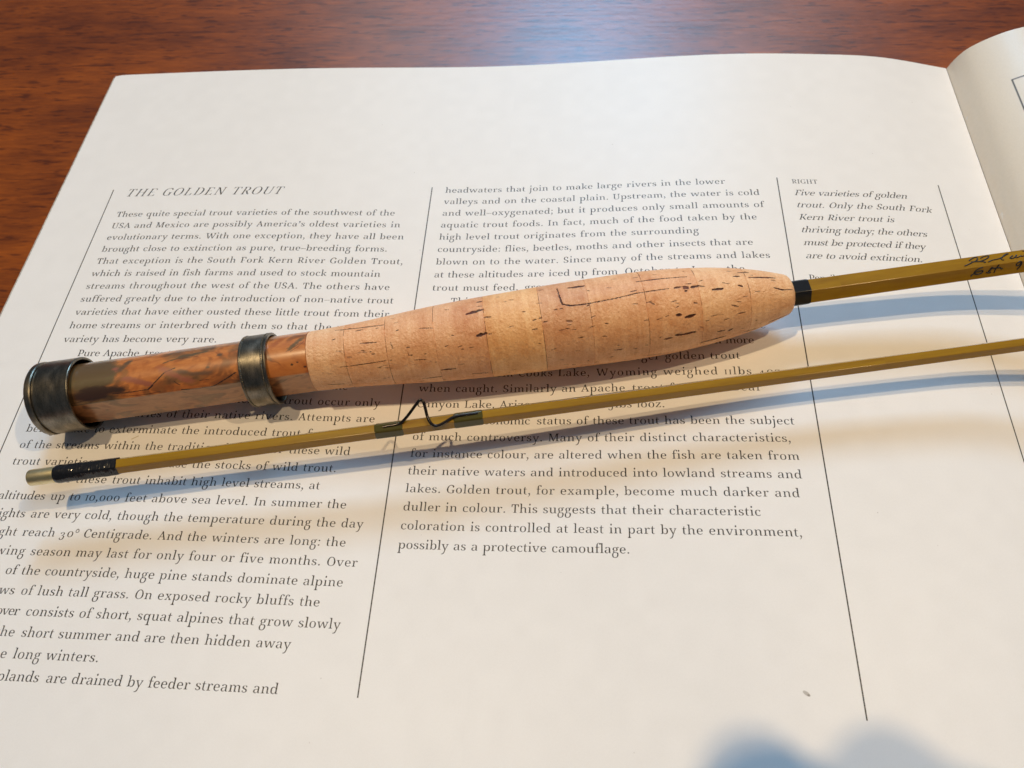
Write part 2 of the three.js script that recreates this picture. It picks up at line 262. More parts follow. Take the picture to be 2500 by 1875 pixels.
  setLine('THE GOLDEN TROUT', -8.2, 53.1, 1.17 * LEAD, { italic: 0.3, size: 5.4, caps: true, thin: 0.12 });
  setLine('RIGHT', L3, 246.5, LEAD, { size: 2.75, caps: true });
  setLine('Pencil', L3, 246.2, 8.62 * LEAD, { size: 3.2 });
  const X = (u) => (u - UL) * PX, Y = (v) => (v - VT) * PX;
  const specks = []; for (let i = 0; i < 40; i++) specks.push([-30 + 330 * rnd(), -60 + 270 * rnd(), 0.05 + 0.12 * rnd(), 0.15 + 0.3 * rnd()]);
  each((g) => {
    g.strokeStyle = 'rgb(22,16,14)'; g.lineWidth = 0.3 * PX;
    for (const u of [-13.73, 109.56, 232.75, 288.74]) { g.beginPath(); g.moveTo(X(u), Y(2.9)); g.lineTo(X(u), Y(179.1)); g.stroke(); }
    // a grey smudge, a faint scratch and a few specks on the paper
    g.fillStyle = 'rgba(150,140,132,0.55)'; g.beginPath(); g.ellipse(X(219.6), Y(173.7), 0.9 * PX, 0.45 * PX, 0.6, 0, 7); g.fill();
    g.fillStyle = 'rgba(120,110,100,0.6)'; g.beginPath(); g.ellipse(X(220.1), Y(174.1), 0.35 * PX, 0.25 * PX, 0.3, 0, 7); g.fill();
    g.strokeStyle = 'rgba(150,125,80,0.35)'; g.lineWidth = 0.35 * PX; g.beginPath(); g.moveTo(X(27.6), Y(108.6)); g.lineTo(X(29.6), Y(107.4)); g.stroke();
    for (const [u, v, r, a] of specks) { g.fillStyle = `rgba(110,95,85,${a})`; g.beginPath(); g.arc(X(u), Y(v), r * PX, 0, 7); g.fill(); }
  });
}
const paperRough = 0.42;
const printed = quads.map((q) => mat({ map: tex(q.c, true), roughness: paperRough, specularIntensity: 0.5 }));
const [rpC, rg] = paperCanvas(2048, 864, [228, 219, 205]);  // darker base than the left page: shade of the slope painted into the paper
{
  const kx = 2048 / 341.6, ky = 864 / 290.9; rg.fillStyle = 'rgb(48,40,32)';
  const x0 = 11.6 * kx, x1 = 300 * kx, y0 = 24.95 * ky, y1 = 232 * ky;
  rg.fillRect(x0, y0, x1 - x0, 0.42 * ky); rg.fillRect(x0, y1, x1 - x0, 0.42 * ky); rg.fillRect(x0, y0, 0.34 * kx, y1 - y0); rg.fillRect(x1, y0, 0.34 * kx, y1 - y0);
}
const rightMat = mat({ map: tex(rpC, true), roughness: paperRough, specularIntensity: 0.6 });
const edgeC = paint(64, 512, (x, y) => { const n = hash(3, y) * 40 + hash(x >> 3, y) * 14; return [214 - n, 207 - n, 196 - n]; })[0];
const edgeMat = mat({ map: tex(edgeC, true, THREE.RepeatWrapping), roughness: 0.8 });
const plainPaper = mat({ color: rgb(0.8, 0.77, 0.73), roughness: 0.6 });

const book = thing('open_book', 'open large-format book with columns of small serif print about trout', 'book');
book.position.copy(T(308, -9, 80)).setY(0);
const inBook = (v) => v.sub(book.position);
// a sheet that follows a profile, with real thickness t
function sheet(us, hs, va, vb, t, cut = 0) {
  const nu = us.length, nv = 2, top = [], o = [];
  const P = (i, j, d) => { let v = j ? vb : va; if (cut && j === 0) v = va + cut * smooth(4, 0, us[i] - us[0]); return inBook(T(us[i], hs[i] - d, v)); };
  const uv = (i, j) => [(us[i] - us[0]) / (us[nu - 1] - us[0]), 1 - j];
  const all = [grid(nu, 2, (i, j) => P(i, j, 0), uv), grid(nu, 2, (i, j) => P(nu - 1 - i, j, t), (i, j) => uv(nu - 1 - i, j)), grid(nu, 2, (i, j) => P(i, 0, j ? 0 : t), (i) => uv(i, 0)), grid(nu, 2, (i, j) => P(i, 1, j ? t : 0), (i) => uv(i, 1)),
    grid(2, 2, (i, j) => P(0, j, i ? 0 : t), (i, j) => uv(0, j)), grid(2, 2, (i, j) => P(nu - 1, j, i ? t : 0), (i, j) => uv(nu - 1, j))];
  return mergeGeometries(all);
}
// a stack of leaves from a profile down to the table
function stack(us, hs, va, vb) {
  const nu = us.length;
  const P = (i, j, low) => { const p = T(us[i], hs[i], j ? vb : va); if (low) p.y = 0.00006; return inBook(p); };
  const len = (i, j) => [us[i] / 20, j * 0.5];
  return mergeGeometries([grid(nu, 2, (i, j) => P(i, j, 0)), grid(nu, 2, (i, j) => P(i, 1, !!j), len), grid(nu, 2, (i, j) => P(i, 0, !j), len), grid(2, 2, (i, j) => P(0, i, !!j)), grid(2, 2, (i, j) => P(nu - 1, i, !j)), grid(nu, 2, (i, j) => P(nu - 1 - i, j, 1))]);
}
{
  const us = []; for (let i = 0; i <= 120; i++) us.push(mix(UL, 308.2, i / 120));
  const hs = us.map(leftH);
  // the printed face in four pieces (one texture each), then the back and the edges of the leaf
  const ripple = (u, v) => 0.22 * (fbm(u * 0.012 + 4, v * 0.014, 2) - 0.5) * smooth(-36, -10, u);
  const mu = UL + 345.5 / 2, mv = VT + QH / PX, face = (a, b, c, d) => {
    const nu = 61, nv = 31, U = (i) => mix(a, b, i / (nu - 1)), W = (j) => mix(c, d, j / (nv - 1));
    return grid(nu, nv, (i, j) => { let v = W(j); if (c === VT && j === 0) v += 0.7 * smooth(4, 0, U(i) - UL); return inBook(T(U(i), leftH(U(i)) + ripple(U(i), v), v)); }, (i, j) => [(U(i) - (a === UL ? UL : mu)) / 172.75, 1 - (W(j) - (c === VT ? VT : mv)) * PX / QH]);
  };
  const pieces = [face(UL, mu, VT, mv), face(mu, 308.2, VT, mv), face(UL, mu, mv, VB), face(mu, 308.2, mv, VB), sheet(us, hs.map((h) => h - 0.13), VT, VB, 0.1, 0.7)];
  const left = mesh('printed_page', mergeGeometries(pieces, true), [...printed, plainPaper], book);
  left.userData.label = 'white left page with columns of print and thin vertical rules';
  mesh('left_leaf_stack', stack(us.map((u) => u - 0.9), hs.map((h) => h - 0.4), VT + 1.1, VB - 0.3), edgeMat, book);
  const ru = [], rh = []; for (let i = 0; i <= 120; i++) { const p = RIGHT.getPoint(Math.pow(i / 120, 1.3)); ru.push(p.x); rh.push(p.y); }
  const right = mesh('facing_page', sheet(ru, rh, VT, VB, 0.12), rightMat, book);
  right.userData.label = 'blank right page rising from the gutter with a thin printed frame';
  mesh('right_leaf_stack', stack(ru, rh.map((h) => h - 0.16), VT + 0.3, VB - 0.3), edgeMat, book);
  for (const [a, b] of [[-35.4, -9.5], [13, 60], [84, 150]]) {   // narrow stubs of leaf showing in the gutter
    const n = 14, at = (i, w) => { const f = i / (n - 1), s = mix(a, b, f); return inBook(T(308.6 + w * (1.4 * smooth(0, 0.15, f) * smooth(1, 0.9, f) + 0.15), -8.6 + w * 1.1 + 0.12 * Math.sin(s), s)); };
    mesh('leaf_stub', mergeGeometries([grid(n, 2, (i, j) => at(i, j)), grid(n, 2, (i, j) => at(i, 1 - j).add(V(0.0001, -0.0001, 0)))]), plainPaper, book);
  }
}

// ---------------------------------------------------------------- butt section of the rod
const GA = V(3.746, 11.331, 100.887), GD = V(0.98619, 0.00731, -0.16544), GU = V(-0.00721, 0.99997, 0.00121);
function frameAt(group, A, D, U) {
  const d = turn(D).normalize(), w = new THREE.Vector3().crossVectors(d, turn(U)).normalize(), u = new THREE.Vector3().crossVectors(w, d);
  group.position.copy(T(A.x, A.y, A.z));
  group.quaternion.setFromRotationMatrix(new THREE.Matrix4().makeBasis(d, u, w));
}
const butt = thing('fly_rod_butt', 'cork-handled butt section of a cane fly rod with wooden reel seat', 'fishing rod');
frameAt(butt, GA, GD, GU);
// cork
const S0 = 82.45, S1 = 226.3, SK = [0, 0.1, 0.25, 0.4, 0.55, 0.7, 0.82, 0.92, 1], RK = [9.0, 9.62, 11.3, 12.3, 12.82, 12.83, 11.5, 9.0, 5.6];
const corkCurve = new THREE.CatmullRomCurve3(SK.map((s, i) => V(s, RK[i] / 50, 0)), false, 'centripetal');
const corkTable = corkCurve.getSpacedPoints(400);
function corkR(s) { const f = clamp((s - S0) / (S1 - S0)); let i = 0; while (i < 399 && corkTable[i + 1].x < f) i++; const a = corkTable[i], b = corkTable[i + 1]; return 50 * mix(a.y, b.y, clamp((f - a.x) / (b.x - a.x))); }
const px2s = (x) => S0 + (x - 745) * 0.1213;
const joints = [S0, ...[838, 940, 1058, 1180, 1313, 1429, 1560, 1688, 1809].map(px2s), S1];
const CW = 2048, CH = 1024, cpx = (s) => (s - S0) / (S1 - S0) * CW, cpy = (deg) => deg / 360 * CH;
const ringTone = [[0, 0, 0], [2, -2, -3], [-3, -7, -7], [-5, -9, -8], [6, 5, -4], [-7, -8, -6], [-2, -5, -6], [0, -4, -6], [2, 2, 0], [4, 5, 3]];
const [corkC, cg] = paint(CW, CH, (x, y) => {
  const s = S0 + x / CW * (S1 - S0); let r = 0; while (r < 9 && s > joints[r + 1]) r++;
  const t = ringTone[r].map((q) => q * 1.15), yy = Math.abs(y - CH / 2) * 1.0;
  const around = fbm(x * 0.09 + r * 31, yy * 0.006 + r * 7, 3) - 0.5, blotch = fbm(x * 0.012 + r * 50, yy * 0.012 + 3, 4) - 0.5, grain = fbm(x * 0.25, yy * 0.25, 2) - 0.5, sp = hash(x >> 1, y >> 1);
  const grime = smooth(0.56, 0.75, fbm(x * 0.02 + 90, yy * 0.03, 4));
  const k = 26 * around + 44 * blotch + 30 * grain - 12 * grime - (sp > 0.98 ? 22 : 0);
  return [239 + t[0] + k * 0.7, 183 + t[1] + k, 136 + t[2] + k];
});
const [corkB, cb] = paint(CW, CH, (x, y) => { const yy = Math.abs(y - CH / 2); const v = 205 + 36 * (fbm(x * 0.12, yy * 0.1, 3) - 0.5) + 16 * (fbm(x * 0.4, yy * 0.4, 2) - 0.5); return [v, v, v]; });
function pit(w, dark, pts) {   // a ragged streak in the cork, colour and relief
  const K = CW / (S1 - S0), P = []; for (let i = 0; i < pts.length; i += 2) P.push([cpx(pts[i]), cpy(pts[i + 1])]);
  const len = P.slice(1).reduce((a, p, i) => a + Math.hypot(p[0] - P[i][0], p[1] - P[i][1]), 0), n = Math.max(6, Math.round(len / 3));
  for (let i = 0; i <= n; i++) {
    const f = i / n * (P.length - 1), k = Math.min(P.length - 2, Math.floor(f)), q = f - k;
    const x = mix(P[k][0], P[k + 1][0], q) + (rnd() - 0.5) * 3, y = mix(P[k][1], P[k + 1][1], q) + (rnd() - 0.5) * w * K * 0.35;
    const ww = w * K * 0.5 * (0.35 + 0.9 * rnd()) * (0.45 + 0.55 * Math.sin(Math.PI * clamp(i / n, 0.08, 0.92)));
    cg.fillStyle = `rgba(${60 + 40 * rnd() | 0},${26 + 22 * rnd() | 0},${12 + 10 * rnd() | 0},${dark * (0.5 + 0.5 * rnd())})`;
    const rx = ww * (1 + 1.2 * rnd()) + 0.8, tilt = (rnd() - 0.5) * 0.6;
    for (const o of [0, CH]) { cg.beginPath(); cg.ellipse(x, y + o, rx, ww + 0.5, tilt, 0, 7); cg.fill(); }
    const b = 205 - 170 * dark; cb.fillStyle = `rgba(${b | 0},${b | 0},${b | 0},0.8)`; for (const o of [0, CH]) { cb.beginPath(); cb.ellipse(x, y + o, ww * 1.3 + 0.8, ww * 0.9 + 0.5, 0, 0, 7); cb.fill(); }
  }
}
for (const j of joints.slice(1, -1)) for (let d = 0; d < 360; d += 1.2) {   // broken dark glue lines between the rings
  const on = fbm(d * 0.04 + j * 3, j, 3); if (on < 0.5) continue;
  cg.fillStyle = `rgba(88,44,22,${clamp((on - 0.49) * 4, 0, 0.5)})`; cg.fillRect(cpx(j) - 0.9 + rnd(), cpy(d), 1.6 + rnd(), CH / 300 + 1);
}
for (const p of PITS.slice(0, -1)) pit(Math.min(0.75, p[0] * 1.1), p[1] * 0.85, p.slice(2));
for (let i = 0; i < 170; i++) {   // the side away from the photograph, and faint specks all round
  const s = S0 + 4 + rnd() * (S1 - S0 - 8), far = i < 40, a = far ? 130 + rnd() * 190 : -30 + rnd() * 150, l = far ? 1 + 5 * rnd() : 0.4 + 1.2 * rnd();
  pit(far ? 0.2 + 0.4 * rnd() : 0.12 + 0.15 * rnd(), far ? 0.5 + 0.5 * rnd() : 0.25 + 0.25 * rnd(), [s, a, s + l, a + 3 * (rnd() - 0.5)]);
}
const corkMat = mat({ map: tex(corkC, true, THREE.RepeatWrapping), bumpMap: tex(corkB, false, THREE.RepeatWrapping), bumpScale: 0.0015, roughness: 0.62, specularIntensity: 0.6, clearcoat: 0.2, clearcoatRoughness: 0.5 });
const grip = new THREE.Group(); grip.name = 'cork_grip'; butt.add(grip);
for (let i = 0; i < 10; i++) {
  const a = joints[i], b = joints[i + 1], pr = [], last = i === 9, first = i === 0, wob = (rnd() - 0.5) * 0.06;
  pr.push([a, corkR(a) - 2.5], [a, corkR(a) - (first ? 0.15 : 0.1)]);
  const e = last ? b - 1.6 : b;
  for (let k = 0; k <= 16; k++) { const s = mix(a + 0.1, e - 0.08, k / 16); pr.push([s, corkR(s) + wob * Math.sin(Math.PI * k / 16)]); }
  if (last) { const r0 = corkR(e); pr.push([b - 1.1, r0 - 0.35], [b - 0.6, r0 - 0.95], [b - 0.2, r0 - 1.7], [b, r0 - 2.6], [b + 0.02, 3]); } else pr.push([b, corkR(b) - 0.11], [b, corkR(b) - 2.5]);
  mesh('cork_ring', revolve(pr, 120, (s, t) => [(s - S0) / (S1 - S0), 1 - t], [0, 0], 0.6), corkMat, grip);
}
// burl spacer with a flat for the reel foot
const spC = (() => {
  const W = 1024, H = 1024, X = (s) => (s - 2) / 82 * W, Y = (d) => (((d + 120) / 360) % 1 + 1) % 1 * H;   // row 0 = -120 deg
  const [c, g] = paint(W, H, (x, y) => {
    const s = 2 + x / W * 82, d = y / H * 360 - 120, m = Math.min(1, Math.abs(d + 120) / 40) ;
    const wx = s * 0.12 + 1.6 * fbm(s * 0.08, d * 0.02, 3), f = fbm(wx * 2, d * 0.045 + 2.2 * fbm(s * 0.06 + 9, d * 0.02, 3), 4), fine = fbm(s * 0.5, d * 0.25, 3) - 0.5, dk = smooth(0.5, 0.72, f);
    const edge = s + 9 * (fbm(d * 0.06, s * 0.12, 3) - 0.5) + 4 * (fbm(d * 0.2, s * 0.3, 2) - 0.5), fade = smooth(22, 28, edge);
    const swirl = Math.sin(14 * f + 5 * fbm(s * 0.1 + 3, d * 0.03, 3)), tone = 40 * (f - 0.5) + 26 * fine + 9 * swirl;
    let R = mix(100, 192, fade), G = mix(76, 114, fade), B = mix(44, 50, fade);
    const cloud = smooth(0.5, 0.68, fbm(s * 0.09 + 40, d * 0.035 + 7, 4)); R = mix(R, 116, 0.7 * cloud); G = mix(G, 82, 0.7 * cloud); B = mix(B, 48, 0.7 * cloud);
    if (d > 56 && d < 130) { R = 182; G = 118; B = 72; }
    const darker = 1 - 0.28 * dk;
    return [(R + tone) * darker, (G + tone) * darker, (B + tone * 0.7) * darker];
  });
  const K = W / 82, col = { olive: [96, 76, 44], dark: [58, 36, 18], pink: [160, 92, 66], grey: [98, 70, 46], line: [42, 26, 14] };
  for (const [kind, w, a, ...pts] of MARKS) {
    const P = []; for (let i = 0; i < pts.length; i += 2) P.push([X(pts[i]), Y(pts[i + 1])]);
    const thin = kind === 'line', len = P.slice(1).reduce((q, p, i) => q + Math.hypot(p[0] - P[i][0], p[1] - P[i][1]), 0), n = Math.max(8, Math.round(len / (thin ? 1.5 : 3)));
    const rr = w * K * (thin ? 0.75 : 0.5), reps = thin ? 1 : 3;
    for (let r = 0; r < reps; r++) for (let i = 0; i <= n; i++) {
      const f = i / n * (P.length - 1), k = Math.min(P.length - 2, Math.floor(f)), q = f - k, jit = thin ? 0.4 : 0.75;
      const x = mix(P[k][0], P[k + 1][0], q) + (rnd() - 0.5) * rr * jit * 2, y = mix(P[k][1], P[k + 1][1], q) + (rnd() - 0.5) * rr * jit * 2;
      const c3 = col[kind];
      g.fillStyle = `rgba(${c3[0]},${c3[1]},${c3[2]},${thin ? a * 0.8 : a * 0.3})`;
      g.beginPath(); g.ellipse(x, y, rr * (0.4 + 0.7 * rnd()) * (thin ? 1 : 1.2), rr * (0.35 + 0.5 * rnd()), (rnd() - 0.5), 0, 7); g.fill();
    }
  }
  return c;
})();
const spacerMat = mat({ map: tex(spC, true, THREE.RepeatWrapping), roughness: 0.4, clearcoat: 0.85, clearcoatRoughness: 0.2 });
{
  const r = 9.05, half = 38, mid = 92, cut = r * Math.cos(half * Math.PI / 180), sec = [], R = Math.PI / 180;
  for (let i = 0; i <= 90; i++) { const a = (mid + half + (360 - 2 * half) * i / 90) * R; sec.push([r * Math.cos(a), r * Math.sin(a), Math.cos(a), Math.sin(a), a / R]); }
  const fl = [Math.cos(mid * R), Math.sin(mid * R)];
  for (let i = 0; i <= 8; i++) { const t = Math.tan(mix(-half, half, i / 8) * R) * cut; sec.push([fl[0] * cut - fl[1] * t, fl[1] * cut + fl[0] * t, fl[0], fl[1], mid + mix(-half, half, i / 8) + 360]); }
  const n = sec.length;
  mesh('reel_seat_spacer', prism(sec, [3, 20, 40, 60, 82.4], () => 1, (s, f) => { const a = sec[Math.min(n - 1, Math.round(f * n))][4]; return [(s - 2) / 82, 1 - (a + 120) / 360]; }), spacerMat, butt);
}
// dark nickel-silver fittings
const tarnC = paint(1024, 512, (x, y) => { const yy = Math.abs(y - 256), a = fbm(x * 0.02, yy * 0.02, 4), b = fbm(x * 0.12, yy * 0.12 + 40, 3), sp = fbm(x * 0.3, yy * 0.3, 2); let t = 0.42 + 0.7 * (a - 0.5) + 0.35 * (b - 0.5); if (sp > 0.7) t -= 0.25; t = clamp(t); return [mix(92, 174, t), mix(88, 162, t), mix(78, 146, t)]; })[0];
const tarnR = paint(512, 256, (x, y) => { const yy = Math.abs(y - 128), v = 100 + 70 * fbm(x * 0.05, yy * 0.05 + 9, 4) + 30 * (fbm(x * 0.3, yy * 0.3, 2) - 0.5); return [v, v, v]; })[0];
const metal = mat({ map: tex(tarnC, true, THREE.RepeatWrapping), roughnessMap: tex(tarnR, false, THREE.RepeatWrapping), metalness: 1, roughness: 0.68 });
const muv = (s, t) => [s / 30, t * 2];
{
  const cap = mesh('butt_cap', revolve([[0.25, 0], [0.05, 9.6], [0.2, 10.7], [0.6, 11.05], [1.2, 11.12], [1.9, 11.1], [2.2, 10.9], [2.35, 10.45], [3.0, 10.45], [3.12, 10.75], [3.3, 10.98], [3.5, 11.0], [12.3, 10.98], [12.6, 11.06], [12.9, 11.06], [13.08, 10.95], [13.12, 10.7], [13.1, 10.35], [12.9, 10.25], [3.4, 10.25], [3.4, 0]], 128, muv, [0, 0], 0.45), metal, butt);
  cap.userData.label = 'dark tarnished metal butt cap with grooved rim';
  const off = [-0.55, 0.25], a = 62.9, b = 70.95;
  const ring = mesh('sliding_band', revolve([[a, 10.05], [a, 10.6], [a + 0.1, 10.78], [a + 0.25, 10.82], [a + 0.4, 10.7], [a + 0.85, 10.66], [a + 0.95, 10.75], [b - 1.55, 10.75], [b - 1.45, 10.66], [b - 0.95, 10.66], [b - 0.85, 10.76], [b - 0.5, 10.86], [b - 0.2, 10.86], [b - 0.04, 10.75], [b, 10.5], [b, 10.1], [b - 0.2, 10.0], [a + 0.2, 10.0], [a, 10.05]], 128, muv, off, 0.5), metal, butt);
  ring.userData.label = 'loose dark metal band with two beaded edges';
  const bead = new THREE.SphereGeometry(0.00021, 8, 6);
  for (const s of [a + 0.63, b - 1.2]) {
    const all = []; for (let i = 0; i < 120; i++) { const t = i / 120 * Math.PI * 2, g = bead.clone(); g.translate(s / 1000, (off[0] + 10.7 * Math.cos(t)) / 1000, (off[1] + 10.7 * Math.sin(t)) / 1000); all.push(g); }
    const m = mesh('bead_row', mergeGeometries(all), metal, ring); m.userData.kind = 'stuff';
  }
}
// cane blank: six flats, varnished
const caneC = paint(1024, 256, (x, y) => { const a = fbm(x * 0.006, y * 0.2, 3) - 0.5, b = fbm(x * 0.02, y * 1.6 + 30, 3) - 0.5, t = 22 * a + 18 * b; const f = 1; return [(150 + t) * f, (110 + t * 0.9) * f, 0]; })[0];
const caneMat = mat({ map: tex(caneC, true, THREE.RepeatWrapping), roughness: 0.55, specularIntensity: 0.25, clearcoat: 1, clearcoatRoughness: 0.16 });
const range = (a, b, n) => Array.from({ length: n + 1 }, (_, i) => mix(a, b, i / n));
const HEX = hexSection(33, 0.08, 5), caneUV = (s, f) => [s / 120, f];
const hexR = (s) => 4.0 + (s - 231) * (-0.2 / 65);
const inkMat = mat({ color: rgb(0.012, 0.009, 0.008), roughness: 0.4 }), blackMat = mat({ color: rgb(0.006, 0.006, 0.008), roughness: 0.6, specularIntensity: 0.2, clearcoat: 1, clearcoatRoughness: 0.14 });
const blank = mesh('cane_blank', prism(HEX, range(226, 470, 24), hexR, caneUV), caneMat, butt);
blank.userData.label = 'golden six-sided cane with handwritten ink';
{
  const strokes = INK.map((p) => { const q = []; for (let i = 0; i < p.length; i += 3) q.push(V(p[i] / 1000, p[i + 1] / 1000, p[i + 2] / 1000)); return new THREE.TubeGeometry(new THREE.CatmullRomCurve3(q, false, 'centripetal'), q.length * 5, 0.00021, 5); });
  const w = mesh('handwriting', mergeGeometries(strokes), inkMat, blank); w.userData.label = 'black handwritten inscription reading 22nd and 6 ft 9';
}
{
  const k = (s) => s < 226.8 ? 4.2 : s < 230.6 ? 4.28 : mix(4.25, 4.08, (s - 230.6) / 0.6);
  const w = mesh('winding', prism(hexSection(33, 0.14), range(226.4, 231.2, 40), (s) => k(s) + 0.025 * Math.sin(s * 22), caneUV), blackMat, butt); w.userData.label = 'glossy black thread winding in front of the cork';
}

// ---------------------------------------------------------------- tip section with ferrule and snake guide
const FA = V(12.441, 15.5, 128.359), FD = V(0.98538, -0.01142, -0.17);
const tip = thing('fly_rod_tip', 'thin six-sided cane rod section with metal ferrule and one wire guide', 'fishing rod');
frameAt(tip, FA, FD, V(0, 1, 0));
const tipR = (s) => 2.33 + (s - 26) * (-0.3 / 254);
mesh('cane_blank', prism(hexSection(36, 0.09, 5), range(20, 460, 30), tipR, caneUV), caneMat, tip).userData.label = 'thin golden six-sided cane';
const ferC = paint(256, 256, (x, y) => { const t = clamp(0.5 + 1.2 * (fbm(x * 0.03, Math.abs(y - 128) * 0.05, 4) - 0.5) + (fbm(x * 0.2, Math.abs(y - 128) * 0.2, 2) - 0.5) * 0.5); return [mix(222, 250, t), mix(204, 236, t), mix(152, 196, t)]; })[0];
const ferMat = mat({ map: tex(ferC, true, THREE.RepeatWrapping), metalness: 1, roughness: 0.42 });
mesh('ferrule', revolve([[-0.1, 0], [-0.1, 2.1], [0.0, 2.22], [0.25, 2.3], [8.6, 2.32], [8.6, 0]], 64, (s, t) => [s / 20, t], [0, 0], 0.7), ferMat, tip).userData.label = 'brassy metal ferrule tube';
{
  const prof = [[7.2, 2.2], [7.25, 2.38], [7.7, 2.5]]; for (let i = 0; i <= 60; i++) { const s = mix(8, 24, i / 60); prof.push([s, mix(2.56, 2.46, smooth(8, 18, s)) + 0.01 * Math.sin(s * 9) + 0.05 * (fbm(s * 0.9, 3, 3) - 0.5)]); } prof.push([24.8, 2.4], [25.0, 2.1]);
  const g = revolve(prof, 48, caneUV, [0, 0], 1.2), p = g.attributes.position, va = 36 * Math.PI / 180;
  for (let i = 0; i < p.count; i++) {   // the wrap turns from round to six-sided as it climbs from the ferrule to the cane
    const s = p.getX(i) * 1000, y = p.getY(i), z = p.getZ(i), a = Math.atan2(z, y) - va, b = ((a % (Math.PI / 3)) + Math.PI / 3) % (Math.PI / 3) - Math.PI / 6, hx = 0.9 / Math.cos(b) + 0.05, f = mix(1, hx, 0.9 * smooth(9, 16, s));
    const lump = 1 + 0.06 * (fbm(s * 0.6, 3 * Math.cos(a) + 5, 3) - 0.5) + 0.03 * (fbm(s * 2.5, 6 * Math.sin(a) + 9, 2) - 0.5); p.setY(i, y * f * lump); p.setZ(i, z * f * lump);
  }
  g.computeVertexNormals();
  mesh('ferrule_wrap', g, blackMat, tip).userData.label = 'lumpy glossy black thread wrap behind the ferrule';
}
const wireMat = mat({ color: rgb(0.05, 0.042, 0.038), metalness: 0.9, roughness: 0.22 });
const guide = new THREE.Group(); guide.name = 'snake_guide'; tip.add(guide);
{
  const pts = [[99.5, 1.95, 0.05], [104.4, 2.2, -0.3], [105.6, 2.8, -0.9], [107.35, 3.8, -2.16], [109.6, 5.1, -4.1], [110.7, 5.6, -4.85], [111.45, 5.35, -4.5], [111.85, 4.4, -2.7], [112.1, 3.5, -0.9], [112.75, 2.8, 1.0], [114.0, 2.35, 2.05], [115.3, 2.3, 1.9], [116.8, 2.3, 1.25], [119.3, 2.25, 0.03], [126, 1.9, -0.3]].map((p) => V(p[0] / 1000, p[1] / 1000, p[2] / 1000));
  mesh('wire', new THREE.TubeGeometry(new THREE.CatmullRomCurve3(pts, false, 'centripetal'), 160, 0.00043, 10), wireMat, guide).userData.label = 'dark bent wire of the snake guide';
  const wrapMat = mat({ color: rgb(0.07, 0.056, 0.005), roughness: 0.6, specularIntensity: 0.2, clearcoat: 1, clearcoatRoughness: 0.05 });
  for (const [a, b] of [[97.0, 104.9], [119.1, 127.3]]) {
    const base = hexSection(36, 0.3, 5), st = range(a, b, 120);
    const sec = base.map(([y, z, ny, nz]) => { const up = Math.max(0, y) ** 6 * Math.exp(-((z / 0.4) ** 2)); return [y + 0.1 * up, z, ny, nz]; });
    const g = prism(sec, st, (s) => tipR(s) + 0.16 * Math.min(1, (s - a) / 0.4, (b - s) / 0.4) + 0.012 * Math.sin(s * 25), caneUV);
    g.computeVertexNormals();
    mesh('guide_wrap', g, wrapMat, guide);
  }
}

// ---------------------------------------------------------------- what lights the table, outside the picture
{
  const w = thing('window', 'tall three-paned window with pale daylight behind the table', 'window');
  w.position.set(WIN.x, WIN.y - WIN.h / 2, WIN.z);
  const fm = mat({ color: rgb(0.7, 0.7, 0.68), roughness: 0.5 });
  const bars = []; const bar = (x, y, a, b) => { const g = new THREE.BoxGeometry(a, b, 0.05); g.translate(x, y, 0); bars.push(g); };
  bar(0, -0.04, 2.24, 0.08); bar(0, WIN.h + 0.04, 2.24, 0.08); for (const x of [-1.08, 1.08]) bar(x, WIN.h / 2, 0.08, WIN.h); bar(-0.395, WIN.h / 2, 0.22, WIN.h); bar(0.415, WIN.h / 2, 0.18, WIN.h);
  mesh('window_frame', mergeGeometries(bars), fm, w);
  for (const p of WIN.panes) {
    const m = mesh('pane', new THREE.BoxGeometry(p.w, WIN.h, 0.006), new THREE.MeshStandardMaterial({ color: 0x222222, emissive: rgb(...p.c), emissiveIntensity: p.i * 0.3, roughness: 0.2 }), w);
    m.position.set(p.x, WIN.h / 2, -0.01); m.castShadow = false;
    const l = new THREE.RectAreaLight(rgb(...p.c), p.i, p.w, WIN.h);
    l.name = 'window_light'; l.position.set(WIN.x + p.x, WIN.y, WIN.z + 0.03); l.lookAt(WIN.x + p.x, WIN.y, 5); scene.add(l);
  }
}
for (const b of BULBS) {
  const g = thing('hanging_bulb', b.label, 'bulb'); g.position.copy(b.at);
  mesh('glass', new THREE.SphereGeometry(b.r * 0.024, 32, 20), new THREE.MeshStandardMaterial({ color: 0xffffff, emissive: rgb(...b.c), emissiveIntensity: 25 }), g);
  const so = new THREE.CylinderGeometry(0.008, 0.01, 0.03, 24); so.translate(0, b.r * 0.024 + 0.013, 0); const co = new THREE.CylinderGeometry(0.003, 0.003, 0.5, 10); co.translate(0, 0.29, 0);
  mesh('socket', mergeGeometries([so, co]), mat({ color: rgb(0.02, 0.02, 0.02), roughness: 0.5 }), g);
  const l = new THREE.PointLight(rgb(...b.c), b.i); l.name = 'bulb_light'; l.position.copy(b.at); l.castShadow = true; l.shadow.radius = b.r; l.shadow.mapSize.set(2048, 2048); l.shadow.camera.near = 0.05; l.shadow.bias = -0.0005;
  scene.add(l);
}

